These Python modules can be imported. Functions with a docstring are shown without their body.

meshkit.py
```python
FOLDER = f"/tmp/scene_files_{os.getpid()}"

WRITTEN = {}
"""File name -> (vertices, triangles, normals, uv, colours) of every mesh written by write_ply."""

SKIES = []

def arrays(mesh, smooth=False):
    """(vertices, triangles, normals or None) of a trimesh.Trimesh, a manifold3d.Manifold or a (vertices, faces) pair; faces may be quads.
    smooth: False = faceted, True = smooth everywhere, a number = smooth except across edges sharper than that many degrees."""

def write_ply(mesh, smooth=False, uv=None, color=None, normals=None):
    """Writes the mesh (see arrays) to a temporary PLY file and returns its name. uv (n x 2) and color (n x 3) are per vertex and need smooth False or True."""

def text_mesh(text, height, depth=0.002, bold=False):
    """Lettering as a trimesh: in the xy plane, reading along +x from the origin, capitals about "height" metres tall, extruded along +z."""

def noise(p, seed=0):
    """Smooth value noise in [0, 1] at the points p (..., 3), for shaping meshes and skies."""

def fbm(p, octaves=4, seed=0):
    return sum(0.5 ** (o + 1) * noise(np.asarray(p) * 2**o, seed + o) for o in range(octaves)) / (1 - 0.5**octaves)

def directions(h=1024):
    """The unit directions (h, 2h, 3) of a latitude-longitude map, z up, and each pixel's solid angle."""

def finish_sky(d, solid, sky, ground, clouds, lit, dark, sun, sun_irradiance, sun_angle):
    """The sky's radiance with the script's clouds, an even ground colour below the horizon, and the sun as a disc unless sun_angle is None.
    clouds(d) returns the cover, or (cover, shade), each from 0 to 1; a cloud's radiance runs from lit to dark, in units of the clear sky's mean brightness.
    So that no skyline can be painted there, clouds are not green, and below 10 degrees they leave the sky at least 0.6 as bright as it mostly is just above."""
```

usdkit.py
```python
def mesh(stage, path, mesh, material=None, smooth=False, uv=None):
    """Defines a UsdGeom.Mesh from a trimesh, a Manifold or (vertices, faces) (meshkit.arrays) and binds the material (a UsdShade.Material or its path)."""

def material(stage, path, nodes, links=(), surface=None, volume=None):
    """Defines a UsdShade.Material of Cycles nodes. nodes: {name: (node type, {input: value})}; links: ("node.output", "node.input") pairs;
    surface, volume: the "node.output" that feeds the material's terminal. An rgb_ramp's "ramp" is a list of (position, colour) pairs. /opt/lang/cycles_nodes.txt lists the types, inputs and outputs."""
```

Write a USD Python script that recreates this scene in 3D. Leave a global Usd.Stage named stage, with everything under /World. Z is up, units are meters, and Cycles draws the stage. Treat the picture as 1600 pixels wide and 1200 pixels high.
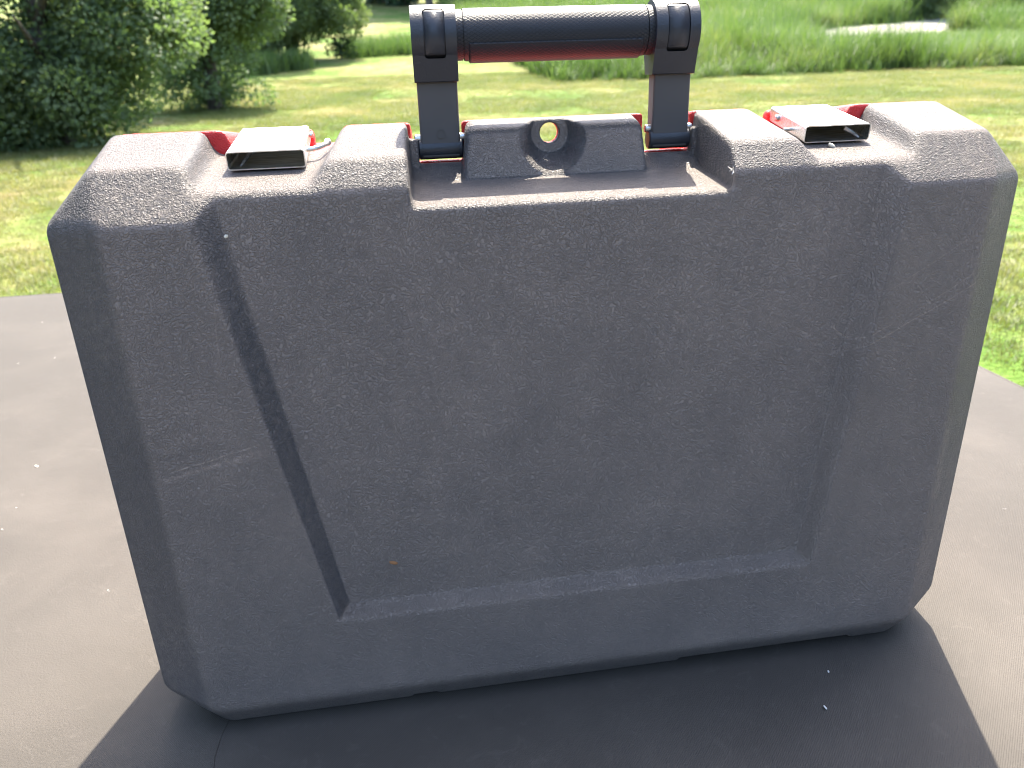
import math, random
import numpy as np, trimesh, usdkit, meshkit
from pxr import Usd, UsdGeom, UsdLux, UsdShade, Gf, Sdf, Vt

stage = Usd.Stage.CreateInMemory()
UsdGeom.SetStageUpAxis(stage, UsdGeom.Tokens.z)
UsdGeom.SetStageMetersPerUnit(stage, 1.0)
UsdGeom.Xform.Define(stage, '/World')
UsdGeom.Scope.Define(stage, '/World/Looks')

# ------------------------------------------------------------------ camera
F_PX = 1195.0
def _ray(x, y):
    v = np.array([x - 800.0, y - 600.0, F_PX]); return v / np.linalg.norm(v)
_dn, _ax = _ray(898, 3520), _ray(10073, -196)
_ax = _ax - _dn * (_ax @ _dn); _ax /= np.linalg.norm(_ax)
RC = np.stack([_ax, np.cross(-_dn, _ax), -_dn])          # camera to world
CAM = np.array([-0.0878, -0.3865, 0.3751])
cam = UsdGeom.Camera.Define(stage, '/World/camera')
_m = Gf.Matrix4d(1.0)
_m.SetRow(0, Gf.Vec4d(*RC[:, 0], 0)); _m.SetRow(1, Gf.Vec4d(*(-RC[:, 1]), 0)); _m.SetRow(2, Gf.Vec4d(*(-RC[:, 2]), 0)); _m.SetRow(3, Gf.Vec4d(*CAM, 1))
cam.AddTransformOp().Set(_m)
cam.CreateHorizontalApertureAttr(36.0)
cam.CreateFocalLengthAttr(36.0 * F_PX / 1600.0)
cam.CreateFStopAttr(14.0)
cam.CreateFocusDistanceAttr(0.45)
cam.CreateClippingRangeAttr(Gf.Vec2f(0.02, 2000))
cam.CreateExposureAttr(2.45)

# ------------------------------------------------------------------ sky and sun
SUN_AZ, SUN_EL = math.radians(19.0), math.radians(58.6)
SUN = np.array([math.sin(SUN_AZ) * math.cos(SUN_EL), math.cos(SUN_AZ) * math.cos(SUN_EL), math.sin(SUN_EL)])
dome = UsdLux.DomeLight.Define(stage, '/World/sky')
skymat = usdkit.material(stage, '/World/Looks/sky', {
    's': ('sky_texture', {'sky_type': 'single_scattering', 'sun_disc': False, 'sun_elevation': SUN_EL, 'sun_rotation': SUN_AZ, 'aerosol_density': 3.0}),
    'b': ('background_shader', {'strength': 0.15})}, [('s.color', 'b.color')], surface='b.background')
UsdShade.MaterialBindingAPI.Apply(dome.GetPrim()).Bind(skymat)
dome.GetPrim().SetCustomDataByKey('kind', 'structure')
sun = UsdLux.DistantLight.Define(stage, '/World/sun')
sun.CreateIntensityAttr(0.9); sun.CreateAngleAttr(0.5); sun.CreateNormalizeAttr(True) if hasattr(sun, 'CreateNormalizeAttr') else None
sun.GetPrim().CreateAttribute('inputs:normalize', Sdf.ValueTypeNames.Bool).Set(True)
sun.CreateColorAttr(Gf.Vec3f(1.0, 0.92, 0.79))
_r = np.cross([0, 1, 0], SUN); _r /= np.linalg.norm(_r); _u = np.cross(SUN, _r)
_m = Gf.Matrix4d(1.0)
for _i, _v in enumerate((_r, _u, SUN)): _m.SetRow(_i, Gf.Vec4d(*map(float, _v), 0))
sun.AddTransformOp().Set(_m)

# ------------------------------------------------------------------ helpers
_used = {}
def numbered(parent, name):
    k = (parent, name); n = _used.get(k, 0); _used[k] = n + 1
    return f'{parent}/{name}' if n == 0 else f'{parent}/{name}_{n:03d}'
def tag(p, label=None, cat=None, group=None, kind=None):
    p = p.GetPrim() if hasattr(p, 'GetPrim') else p
    for k, v in (('label', label), ('category', cat), ('group', group), ('kind', kind)):
        if v: p.SetCustomDataByKey(k, v)
    return p
def thing(name, label, cat, loc=(0, 0, 0), rz=0.0, group=None):
    x = UsdGeom.Xform.Define(stage, numbered('/World', name))
    x.AddTranslateOp().Set(Gf.Vec3d(*map(float, loc)))
    if rz: x.AddRotateZOp().Set(float(rz))
    return tag(x, label, cat, group)
def obj(name, mesh, mat, parent=None, smooth=30, uv=None):
    path = numbered(str(parent.GetPath()) if parent is not None else '/World', name)
    return usdkit.mesh(stage, path, mesh, mat, smooth=smooth, uv=uv).GetPrim()
def dup(src, loc, rz=0.0, scale=1.0, label=None, group=None):
    cd = src.GetCustomData()
    base = src.GetName()
    x = UsdGeom.Xform.Define(stage, numbered('/World', base))
    p = x.GetPrim(); p.GetReferences().AddInternalReference(src.GetPath())
    x.ClearXformOpOrder()
    x.AddTranslateOp(opSuffix='c').Set(Gf.Vec3d(*map(float, loc))); x.AddRotateZOp(opSuffix='c').Set(float(rz)); x.AddScaleOp(opSuffix='c').Set(Gf.Vec3f(scale, scale, scale))
    p.SetInstanceable(True)
    return tag(p, label or cd['label'], cd['category'], group or cd.get('group'))
cat_mesh = trimesh.util.concatenate
def box(x0, x1, y0, y1, z0, z1):
    b = trimesh.creation.box([x1 - x0, y1 - y0, z1 - z0]); b.apply_translation([(x0 + x1) / 2, (y0 + y1) / 2, (z0 + z1) / 2]); return b
import manifold3d as m3
def rbox(x0, x1, y0, y1, z0, z1, r, n=16):
    s = m3.Manifold.sphere(r, n)
    return m3.Manifold.batch_hull([s.translate([x, y, z]) for x in (x0 + r, x1 - r) for y in (y0 + r, y1 - r) for z in (z0 + r, z1 - r)])
def tm(man):
    a = man.to_mesh(); return trimesh.Trimesh(np.array(a.vert_properties[:, :3]), np.array(a.tri_verts), process=False)
def tube(pts, r, n=8, closed=False):
    pts = np.asarray(pts, float); d = np.gradient(pts, axis=0); d /= np.linalg.norm(d, axis=1, keepdims=True)
    ref = np.array([0.0, 0, 1]) if abs(d[0][2]) < .9 else np.array([1.0, 0, 0])
    V = []
    rr = np.broadcast_to(r, len(pts))
    for p, t, q in zip(pts, d, rr):
        u = np.cross(t, ref); u /= np.linalg.norm(u); w = np.cross(t, u)
        a = np.linspace(0, 2 * np.pi, n, endpoint=False)
        V.append(p + q * (np.cos(a)[:, None] * u + np.sin(a)[:, None] * w))
    V = np.vstack(V); Fc = []
    for i in range(len(pts) - 1):
        for j in range(n):
            a, b = i * n + j, i * n + (j + 1) % n; Fc += [(a, b, b + n), (a, b + n, a + n)]
    for j in range(1, n - 1):
        Fc += [(0, j + 1, j), ((len(pts) - 1) * n, (len(pts) - 1) * n + j, (len(pts) - 1) * n + j + 1)]
    m = trimesh.Trimesh(V, Fc, process=False); m.fix_normals(); return m
def cyl_x(x0, x1, y, z, r, n=32, bev=0.0):
    prof = [(0, x0), (r - bev, x0), (r, x0 + bev), (r, x1 - bev), (r - bev, x1), (0, x1)] if bev else [(0, x0), (r, x0), (r, x1), (0, x1)]
    m = trimesh.creation.revolve(prof, sections=n)
    T = np.array([[0, 0, 1, 0], [1, 0, 0, y], [0, 1, 0, z], [0, 0, 0, 1.0]]); m.apply_transform(T); m.fix_normals(); return m

# smooth distance operators and a surface-nets extraction (for the rounded blow-moulded shells)
def smax(a, b, k):
    h = np.maximum(k - np.abs(a - b), 0) / k; return np.maximum(a, b) + h * h * k * .25
def smin(a, b, k): return -smax(-a, -b, k)
def surface_nets(fn, lo, hi, h):
    lo, hi = np.array(lo), np.array(hi); n = np.ceil((hi - lo) / h).astype(int) + 1
    ax = [lo[i] + h * np.arange(n[i]) for i in range(3)]
    Fv = fn(ax[0][:, None, None].astype(np.float32), ax[1][None, :, None].astype(np.float32), ax[2][None, None, :].astype(np.float32)).astype(np.float32)
    S = Fv < 0
    c = np.zeros(tuple(n - 1), np.int8)
    for d in np.ndindex(2, 2, 2): c += S[d[0]:n[0] - 1 + d[0], d[1]:n[1] - 1 + d[1], d[2]:n[2] - 1 + d[2]]
    act = np.argwhere((c > 0) & (c < 8)); idx = -np.ones(tuple(n - 1), np.int64); idx[tuple(act.T)] = np.arange(len(act))
    acc = np.zeros((len(act), 3)); cnt = np.zeros(len(act))
    corners = list(np.ndindex(2, 2, 2))
    for a in corners:
        for k in range(3):
            if a[k] == 0:
                b = list(a); b[k] = 1
                fa, fb = Fv[tuple((act + a).T)], Fv[tuple((act + b).T)]
                m = (fa < 0) != (fb < 0); t = fa[m] / (fa[m] - fb[m])
                p = np.tile(np.array(a, float), (m.sum(), 1)); p[:, k] += t; acc[m] += p; cnt[m] += 1
    V = lo + h * (act + acc / cnt[:, None])
    faces = []
    for k in range(3):
        u, w = (k + 1) % 3, (k + 2) % 3
        sl0 = [slice(None)] * 3; sl1 = [slice(None)] * 3; sl0[k] = slice(0, -1); sl1[k] = slice(1, None)
        e = np.argwhere(S[tuple(sl0)] != S[tuple(sl1)])
        e = e[(e[:, u] > 0) & (e[:, w] > 0) & (e[:, u] < n[u] - 1) & (e[:, w] < n[w] - 1)]
        du, dw = np.eye(3, dtype=int)[u], np.eye(3, dtype=int)[w]
        q = np.stack([idx[tuple((e - du - dw).T)], idx[tuple((e - dw).T)], idx[tuple(e.T)], idx[tuple((e - du).T)]], 1)
        inside = S[tuple(e.T)]
        q[~inside] = q[~inside][:, ::-1]
        faces.append(q)
    Q = np.vstack(faces)
    T = np.vstack([Q[:, [0, 1, 2]], Q[:, [0, 2, 3]]])
    # pull vertices on the zero level, then relax a little
    m = trimesh.Trimesh(V, T, process=False)
    trimesh.smoothing.filter_taubin(m, lamb=.5, nu=.52, iterations=1)
    return m

# ------------------------------------------------------------------ materials
L = '/World/Looks/'
def simple(name, color, rough=.5, metal=0.0, spec=.5, **kw):
    return usdkit.material(stage, L + name, {'p': ('principled_bsdf', {'base_color': color, 'roughness': rough, 'metallic': metal, 'specular_ior_level': spec, **kw})}, surface='p.BSDF')
def scratch_nodes(nodes, links, i, a, b, w):
    """a mask that is 1 on the thin segment a-b (object x, z) of the case's face"""
    ax, az = a; bx, bz = b; L2 = math.hypot(bx - ax, bz - az); ux, uz = (bx - ax) / L2, (bz - az) / L2
    nodes[f'sl{i}'] = ('vector_math', {'math_type': 'subtract', 'vector2': (ax, 0, az)}); links.append(('warp.vector', f'sl{i}.vector1'))
    nodes[f'st{i}'] = ('vector_math', {'math_type': 'dot_product', 'vector2': (ux, 0, uz)}); links.append((f'sl{i}.vector', f'st{i}.vector1'))
    nodes[f'sd{i}'] = ('vector_math', {'math_type': 'dot_product', 'vector2': (-uz, 0, ux)}); links.append((f'sl{i}.vector', f'sd{i}.vector1'))
    nodes[f'sa{i}'] = ('math', {'math_type': 'absolute'}); links.append((f'sd{i}.value', f'sa{i}.value1'))
    nodes[f'sw{i}'] = ('map_range', {'from_min': 0.0, 'from_max': w, 'to_min': 1.0, 'to_max': 0.0, 'clamp': True}); links.append((f'sa{i}.value', f'sw{i}.value'))
    nodes[f'sc{i}'] = ('math', {'math_type': 'subtract', 'value2': L2 / 2}); links.append((f'st{i}.value', f'sc{i}.value1'))
    nodes[f'sb{i}'] = ('math', {'math_type': 'absolute'}); links.append((f'sc{i}.value', f'sb{i}.value1'))
    nodes[f'se{i}'] = ('map_range', {'from_min': L2 / 2 * .7, 'from_max': L2 / 2, 'to_min': 1.0, 'to_max': 0.0, 'clamp': True}); links.append((f'sb{i}.value', f'se{i}.value'))
    nodes[f'sm{i}'] = ('math', {'math_type': 'multiply'}); links.extend([(f'sw{i}.result', f'sm{i}.value1'), (f'se{i}.result', f'sm{i}.value2')])
    return f'sm{i}.value'

def grained_plastic(name, base, dusty, scratches=(), worn_lit=None, bump=.0007, rough=.58, dust=1.0):
    N = {'tc': ('texture_coordinate', {}),
         'wn': ('noise_texture', {'scale': 60.0, 'detail': 2.0}), 'ws': ('vector_math', {'math_type': 'multiply_add', 'vector2': (.0025, .0025, .0025)}),
         'warp': ('vector_math', {'math_type': 'add', 'vector2': (-.00125, -.00125, -.00125)}),
         # leather grain: worm-like ridges about 1.5 mm across
         'g1': ('noise_texture', {'scale': 640.0, 'detail': 1.0, 'roughness': .45, 'distortion': .7}),
         'g2': ('math', {'math_type': 'subtract', 'value2': .5}), 'g3': ('math', {'math_type': 'absolute'}),
         'g4': ('map_range', {'from_min': 0.0, 'from_max': .13, 'to_min': 1.0, 'to_max': 0.0, 'clamp': True}),
         'f1': ('noise_texture', {'scale': 1500.0, 'detail': 2.0}),
         'gm': ('math', {'math_type': 'multiply_add', 'value2': .25}),
         'bp': ('bump', {'strength': 1.0, 'distance': bump}),
         # dust: large smudges, more in the grain's tops
         'd1': ('noise_texture', {'scale': 9.0, 'detail': 6.0, 'roughness': .62}),
         'd2': ('map_range', {'from_min': .42, 'from_max': .75, 'to_min': 0.06, 'to_max': .22 * dust, 'clamp': True}),
         'd3': ('noise_texture', {'scale': 260.0, 'detail': 3.0, 'roughness': .6}),
         'd4': ('map_range', {'from_min': .35, 'from_max': .7, 'to_min': .3, 'to_max': 1.3}),
         'd5': ('math', {'math_type': 'multiply', 'use_clamp': True}),
         'mx': ('mix', {'color2': dusty}),
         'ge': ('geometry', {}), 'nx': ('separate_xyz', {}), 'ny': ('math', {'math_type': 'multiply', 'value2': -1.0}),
         'wf': ('map_range', {'from_min': .76, 'from_max': .985, 'to_min': 0.0, 'to_max': .84, 'clamp': True}), 'wt': ('map_range', {'from_min': .70, 'from_max': .93, 'to_min': 0.0, 'to_max': .42, 'clamp': True}),  # flats and tops lightened by facing: rubbed dust plus fill light painted in
         'ox': ('separate_xyz', {}), 'os': ('math', {'math_type': 'greater_than', 'value2': .05}), 'nl': ('map_range', {'from_min': -.15, 'from_max': -.45, 'to_min': 0.0, 'to_max': 1.0, 'clamp': True}), 'oy': ('math', {'math_type': 'less_than', 'value2': .013}), 'oa': ('math', {'math_type': 'multiply'}), 'ob': ('math', {'math_type': 'multiply'}), 'wm2': ('math', {'math_type': 'maximum'}), 'nu': ('map_range', {'from_min': .10, 'from_max': .45, 'to_min': 0.0, 'to_max': 1.0, 'clamp': True}), 'oz': ('math', {'math_type': 'less_than', 'value2': .2}), 'oc': ('math', {'math_type': 'multiply'}), 'od': ('math', {'math_type': 'multiply'}), 'wm3': ('math', {'math_type': 'maximum'}),  # right and bottom panel slopes lightened: skylight painted in besides dust
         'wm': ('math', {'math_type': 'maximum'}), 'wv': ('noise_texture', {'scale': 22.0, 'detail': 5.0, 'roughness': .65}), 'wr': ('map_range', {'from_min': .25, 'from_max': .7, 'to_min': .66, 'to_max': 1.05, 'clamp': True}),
         'wp': ('math', {'math_type': 'multiply', 'use_clamp': True}), 'bc': ('mix', {'color1': base, 'color2': worn_lit or base}),
         'p': ('principled_bsdf', {'roughness': rough, 'specular_ior_level': .35})}
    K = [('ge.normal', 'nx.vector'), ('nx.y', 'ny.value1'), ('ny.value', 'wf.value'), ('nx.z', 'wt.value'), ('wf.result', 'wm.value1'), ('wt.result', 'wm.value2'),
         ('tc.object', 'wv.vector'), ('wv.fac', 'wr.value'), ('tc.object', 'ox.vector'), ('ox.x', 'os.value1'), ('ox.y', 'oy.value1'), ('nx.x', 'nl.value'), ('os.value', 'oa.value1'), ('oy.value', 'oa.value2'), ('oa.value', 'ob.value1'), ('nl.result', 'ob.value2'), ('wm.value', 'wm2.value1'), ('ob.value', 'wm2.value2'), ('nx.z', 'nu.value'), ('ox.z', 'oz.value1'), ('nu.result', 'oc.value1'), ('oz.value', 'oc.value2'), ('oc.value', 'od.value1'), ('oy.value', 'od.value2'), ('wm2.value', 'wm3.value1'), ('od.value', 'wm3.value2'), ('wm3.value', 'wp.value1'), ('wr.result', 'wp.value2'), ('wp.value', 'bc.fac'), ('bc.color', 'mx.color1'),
         ('tc.object', 'wn.vector'), ('wn.color', 'ws.vector1'), ('tc.object', 'ws.vector3'), ('ws.vector', 'warp.vector1'),
         ('tc.object', 'g1.vector'), ('g1.fac', 'g2.value1'), ('g2.value', 'g3.value1'), ('g3.value', 'g4.value'), ('tc.object', 'f1.vector'),
         ('f1.fac', 'gm.value1'), ('g4.result', 'gm.value3'), ('gm.value', 'bp.height'), ('bp.normal', 'p.normal'),
         ('tc.object', 'd1.vector'), ('d1.fac', 'd2.value'), ('tc.object', 'd3.vector'), ('d3.fac', 'd4.value'), ('d2.result', 'd5.value1'), ('d4.result', 'd5.value2')]
    N['gd'] = ('math', {'math_type': 'multiply_add', 'value2': .07 * dust, 'use_clamp': True}); K.extend([('g4.result', 'gd.value1'), ('d5.value', 'gd.value3')])
    cur = 'gd.value'
    if scratches:
        tot = None
        for i, (a, b, w, s) in enumerate(scratches):
            m = scratch_nodes(N, K, i, a, b, w); s = s * .9
            N[f'sx{i}'] = ('math', {'math_type': 'multiply', 'value2': s}); K.append((m, f'sx{i}.value1'))
            if tot: N[f'sy{i}'] = ('math', {'math_type': 'maximum'}); K.extend([(tot, f'sy{i}.value1'), (f'sx{i}.value', f'sy{i}.value2')]); tot = f'sy{i}.value'
            else: tot = f'sx{i}.value'
        N['sk'] = ('math', {'math_type': 'multiply'}); K.extend([(tot, 'sk.value1'), ('d4.result', 'sk.value2')])
        N['dd'] = ('math', {'math_type': 'add', 'use_clamp': True}); K.extend([('sk.value', 'dd.value1'), (cur, 'dd.value2')]); cur = 'dd.value'
    K += [(cur, 'mx.fac'), ('mx.color', 'p.base_color')]
    return usdkit.material(stage, L + name, N, K, surface='p.BSDF')

SCR = [((.163, .215), (.243, .258), .0005, .5), ((.171, .247), (.252, .297), .0005, .28), ((.150, .232), (.165, .222), .0005, .5), ((.165, .222), (.186, .233), .0005, .4),
       ((.195, .237), (.236, .262), .0004, .3), ((-.238, .174), (-.172, .190), .0022, .38), ((-.225, .181), (-.176, .193), .0006, .6), ((-.200, .183), (-.172, .1885), .0035, .35),
       ((-.23, .197), (-.19, .203), .006, .14), ((-.19, .24), (-.185, .29), .0005, .25), ((-.099, .178), (-.085, .173), .0005, .35),
       ((.2, .06), (.225, .075), .0005, .3), ((.238, .10), (.2385, .17), .006, .16)]
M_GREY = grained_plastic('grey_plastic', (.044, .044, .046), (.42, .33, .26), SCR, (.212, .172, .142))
M_RED = grained_plastic('red_plastic', (.55, .020, .018), (.6, .2, .15), bump=.0003, rough=.45, dust=.3)
M_BLACK = usdkit.material(stage, L + 'black_handle_plastic', {
    'tc': ('texture_coordinate', {}), 'n': ('noise_texture', {'scale': 900.0, 'detail': 2.0}), 'b': ('bump', {'strength': .5, 'distance': .0003}),
    'n2': ('noise_texture', {'scale': 40.0, 'detail': 4.0}), 'r': ('map_range', {'from_min': .3, 'from_max': .7, 'to_min': .34, 'to_max': .5}),
    'p': ('principled_bsdf', {'base_color': (.013, .014, .017), 'specular_ior_level': .5})},
    [('tc.object', 'n.vector'), ('n.fac', 'b.height'), ('b.normal', 'p.normal'), ('tc.object', 'n2.vector'), ('n2.fac', 'r.value'), ('r.result', 'p.roughness')], surface='p.BSDF')
M_ARM = simple('matte_arm_plastic', (.055, .048, .043), .62)
GZ, GY = .3948, .0890     # axis of the grip
def knurl(name):
    N = {'tc': ('texture_coordinate', {}), 's': ('separate_xyz', {}), 'y': ('math', {'math_type': 'subtract', 'value2': GY}), 'z': ('math', {'math_type': 'subtract', 'value2': GZ}),
         'a': ('math', {'math_type': 'arctan2'}), 'as': ('math', {'math_type': 'multiply', 'value2': 22.0}), 'xs': ('math', {'math_type': 'multiply', 'value2': 900.0}),
         'u': ('math', {'math_type': 'add'}), 'v': ('math', {'math_type': 'subtract'}), 'su': ('math', {'math_type': 'sine'}), 'sv': ('math', {'math_type': 'sine'}),
         'au': ('math', {'math_type': 'absolute'}), 'av': ('math', {'math_type': 'absolute'}), 'mn': ('math', {'math_type': 'minimum'}),
         'sm': ('map_range', {'from_min': 0.0, 'from_max': .28, 'clamp': True}),
         'b': ('bump', {'strength': 1.0, 'distance': .0007}), 'p': ('principled_bsdf', {'base_color': (.012, .013, .015), 'roughness': .46, 'specular_ior_level': .38})}
    K = [('tc.object', 's.vector'), ('s.y', 'y.value1'), ('s.z', 'z.value1'), ('z.value', 'a.value1'), ('y.value', 'a.value2'), ('a.value', 'as.value1'), ('s.x', 'xs.value1'),
         ('as.value', 'u.value1'), ('xs.value', 'u.value2'), ('as.value', 'v.value1'), ('xs.value', 'v.value2'), ('u.value', 'su.value1'), ('v.value', 'sv.value1'),
         ('su.value', 'au.value1'), ('sv.value', 'av.value1'), ('au.value', 'mn.value1'), ('av.value', 'mn.value2'), ('mn.value', 'sm.value'), ('sm.result', 'b.height'), ('b.normal', 'p.normal')]
    return usdkit.material(stage, L + name, N, K, surface='p.BSDF')
M_KNURL = knurl('knurled_grip')
M_STEEL = usdkit.material(stage, L + 'latch_steel', {
    'tc': ('texture_coordinate', {}), 'mp': ('mapping', {'scale': (60, 900, 900)}), 'n': ('noise_texture', {'scale': 1.0, 'detail': 3.0}), 'n2': ('noise_texture', {'scale': 140.0, 'detail': 5.0}),
    'r': ('map_range', {'from_min': .3, 'from_max': .75, 'to_min': .26, 'to_max': .46}), 'rr': ('rgb_ramp', {'ramp': [(0, (.66, .66, .65)), (.52, (.64, .63, .60)), (.66, (.55, .50, .42)), (1, (.4, .3, .2))]}),
    'b': ('bump', {'strength': .25, 'distance': .0002}), 'p': ('principled_bsdf', {'metallic': 1.0})},
    [('tc.object', 'mp.vector'), ('mp.vector', 'n.vector'), ('tc.object', 'n2.vector'), ('n.fac', 'r.value'), ('r.result', 'p.roughness'), ('n2.fac', 'rr.fac'), ('rr.color', 'p.base_color'), ('n.fac', 'b.height'), ('b.normal', 'p.normal')], surface='p.BSDF')
M_VINYL = usdkit.material(stage, L + 'table_vinyl', {
    'tc': ('texture_coordinate', {}), 'mp': ('mapping', {'rotation': (0, 0, .75), 'scale': (1, 1, 1)}), 'w': ('wave_texture', {'wave_type': 'bands', 'scale': 260.0, 'distortion': 1.5, 'detail': 1.0, 'detail_scale': 3.0}),
    'w2': ('noise_texture', {'scale': 700.0, 'detail': 2.0}), 'w3': ('noise_texture', {'scale': 28.0, 'detail': 4.0}), 'h1': ('math', {'math_type': 'multiply_add', 'value2': .6}), 'h2': ('math', {'math_type': 'multiply_add', 'value2': 2.5}),
    'b': ('bump', {'strength': .6, 'distance': .0005}),
    'n': ('noise_texture', {'scale': 5.0, 'detail': 7.0, 'roughness': .6, 'distortion': .4}), 'n2': ('noise_texture', {'scale': 55.0, 'detail': 5.0, 'roughness': .7, 'distortion': 1.5}),
    'r1': ('rgb_ramp', {'ramp': [(0, (.044, .0385, .0325)), (.45, (.053, .0465, .039)), (.62, (.064, .056, .047)), (1, (.094, .082, .069))]}),
    'r2': ('map_range', {'from_min': .58, 'from_max': .82, 'to_min': 0.0, 'to_max': .22, 'clamp': True}), 'mx': ('mix', {'color2': (.17, .15, .13)}),
    'p': ('principled_bsdf', {'roughness': .7, 'specular_ior_level': .22})},
    [('tc.object', 'mp.vector'), ('mp.vector', 'w.vector'), ('tc.object', 'w2.vector'), ('tc.object', 'w3.vector'), ('w.fac', 'h1.value1'), ('w2.fac', 'h1.value3'), ('w3.fac', 'h2.value1'), ('h1.value', 'h2.value3'), ('h2.value', 'b.height'), ('b.normal', 'p.normal'),
     ('tc.object', 'n.vector'), ('tc.object', 'n2.vector'), ('n.fac', 'r1.fac'), ('n2.fac', 'r2.value'), ('r2.result', 'mx.fac'), ('r1.color', 'mx.color1'), ('mx.color', 'p.base_color')], surface='p.BSDF')
def leafy(name, dark, light, trans=.5, yellow=None, scale=.8, rough=.55, ramp=(.25, .75, 1.0)):
    y = yellow or light
    return usdkit.material(stage, L + name, {
        'g': ('geometry', {}), 'o': ('object_info', {}), 'n': ('noise_texture', {'scale': scale, 'detail': 3.0}), 'a': ('math', {'math_type': 'multiply_add', 'value2': .35}), 'a2': ('math', {'math_type': 'multiply_add', 'value2': .3}),
        'r': ('rgb_ramp', {'ramp': [(ramp[0], dark), (ramp[1], light), (ramp[2], y)]}),
        'd': ('principled_bsdf', {'roughness': rough, 'specular_ior_level': .35}), 't': ('translucent_bsdf', {}), 'tc': ('mix', {'mix_type': 'multiply', 'fac': 1.0, 'color2': (1.15, 1.25, .55)}), 'm': ('mix_closure', {'fac': trans})},
        [('g.position', 'n.vector'), ('g.random_per_island', 'a.value1'), ('n.fac', 'a.value3'), ('o.random', 'a2.value1'), ('a.value', 'a2.value3'), ('a2.value', 'r.fac'), ('r.color', 'd.base_color'), ('r.color', 'tc.color1'), ('tc.color', 't.color'), ('d.BSDF', 'm.closure1'), ('t.BSDF', 'm.closure2')], surface='m.closure')
M_LEAF = leafy('tree_leaf', (.075, .118, .078), (.13, .185, .095), .48, (.19, .23, .12))
M_LEAF2 = leafy('willow_leaf', (.06, .095, .045), (.12, .165, .07), .45, (.17, .2, .09))
M_FARLEAF = leafy('far_leaf', (.020, .042, .028), (.04, .075, .04), .3, scale=.2)
M_REED = leafy('reed_blade', (.034, .075, .022), (.090, .140, .050), .45, (.20, .21, .11), scale=.35)
M_BLADE = leafy('grass_blade', (.085, .108, .036), (.135, .152, .060), .42, (.26, .22, .12), scale=.55, ramp=(.3, .62, .92))
M_LAWN = usdkit.material(stage, L + 'lawn', {
    'g': ('geometry', {}), 'n': ('noise_texture', {'scale': .55, 'detail': 6.0, 'roughness': .65}), 'n2': ('noise_texture', {'scale': 7.0, 'detail': 5.0}), 'a': ('math', {'math_type': 'multiply_add', 'value2': .45}),
    'r': ('rgb_ramp', {'ramp': [(.35, (.05, .11, .015)), (.62, (.085, .15, .025)), (.76, (.16, .18, .055)), (.9, (.24, .20, .10))]}),
    'b': ('bump', {'strength': .8, 'distance': .05}), 'n3': ('noise_texture', {'scale': 40.0, 'detail': 4.0}), 'p': ('principled_bsdf', {'roughness': .9, 'specular_ior_level': .1})},
    [('g.position', 'n.vector'), ('g.position', 'n2.vector'), ('g.position', 'n3.vector'), ('n2.fac', 'a.value1'), ('n.fac', 'a.value3'), ('a.value', 'r.fac'), ('r.color', 'p.base_color'), ('n3.fac', 'b.height'), ('b.normal', 'p.normal')], surface='p.BSDF')
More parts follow.
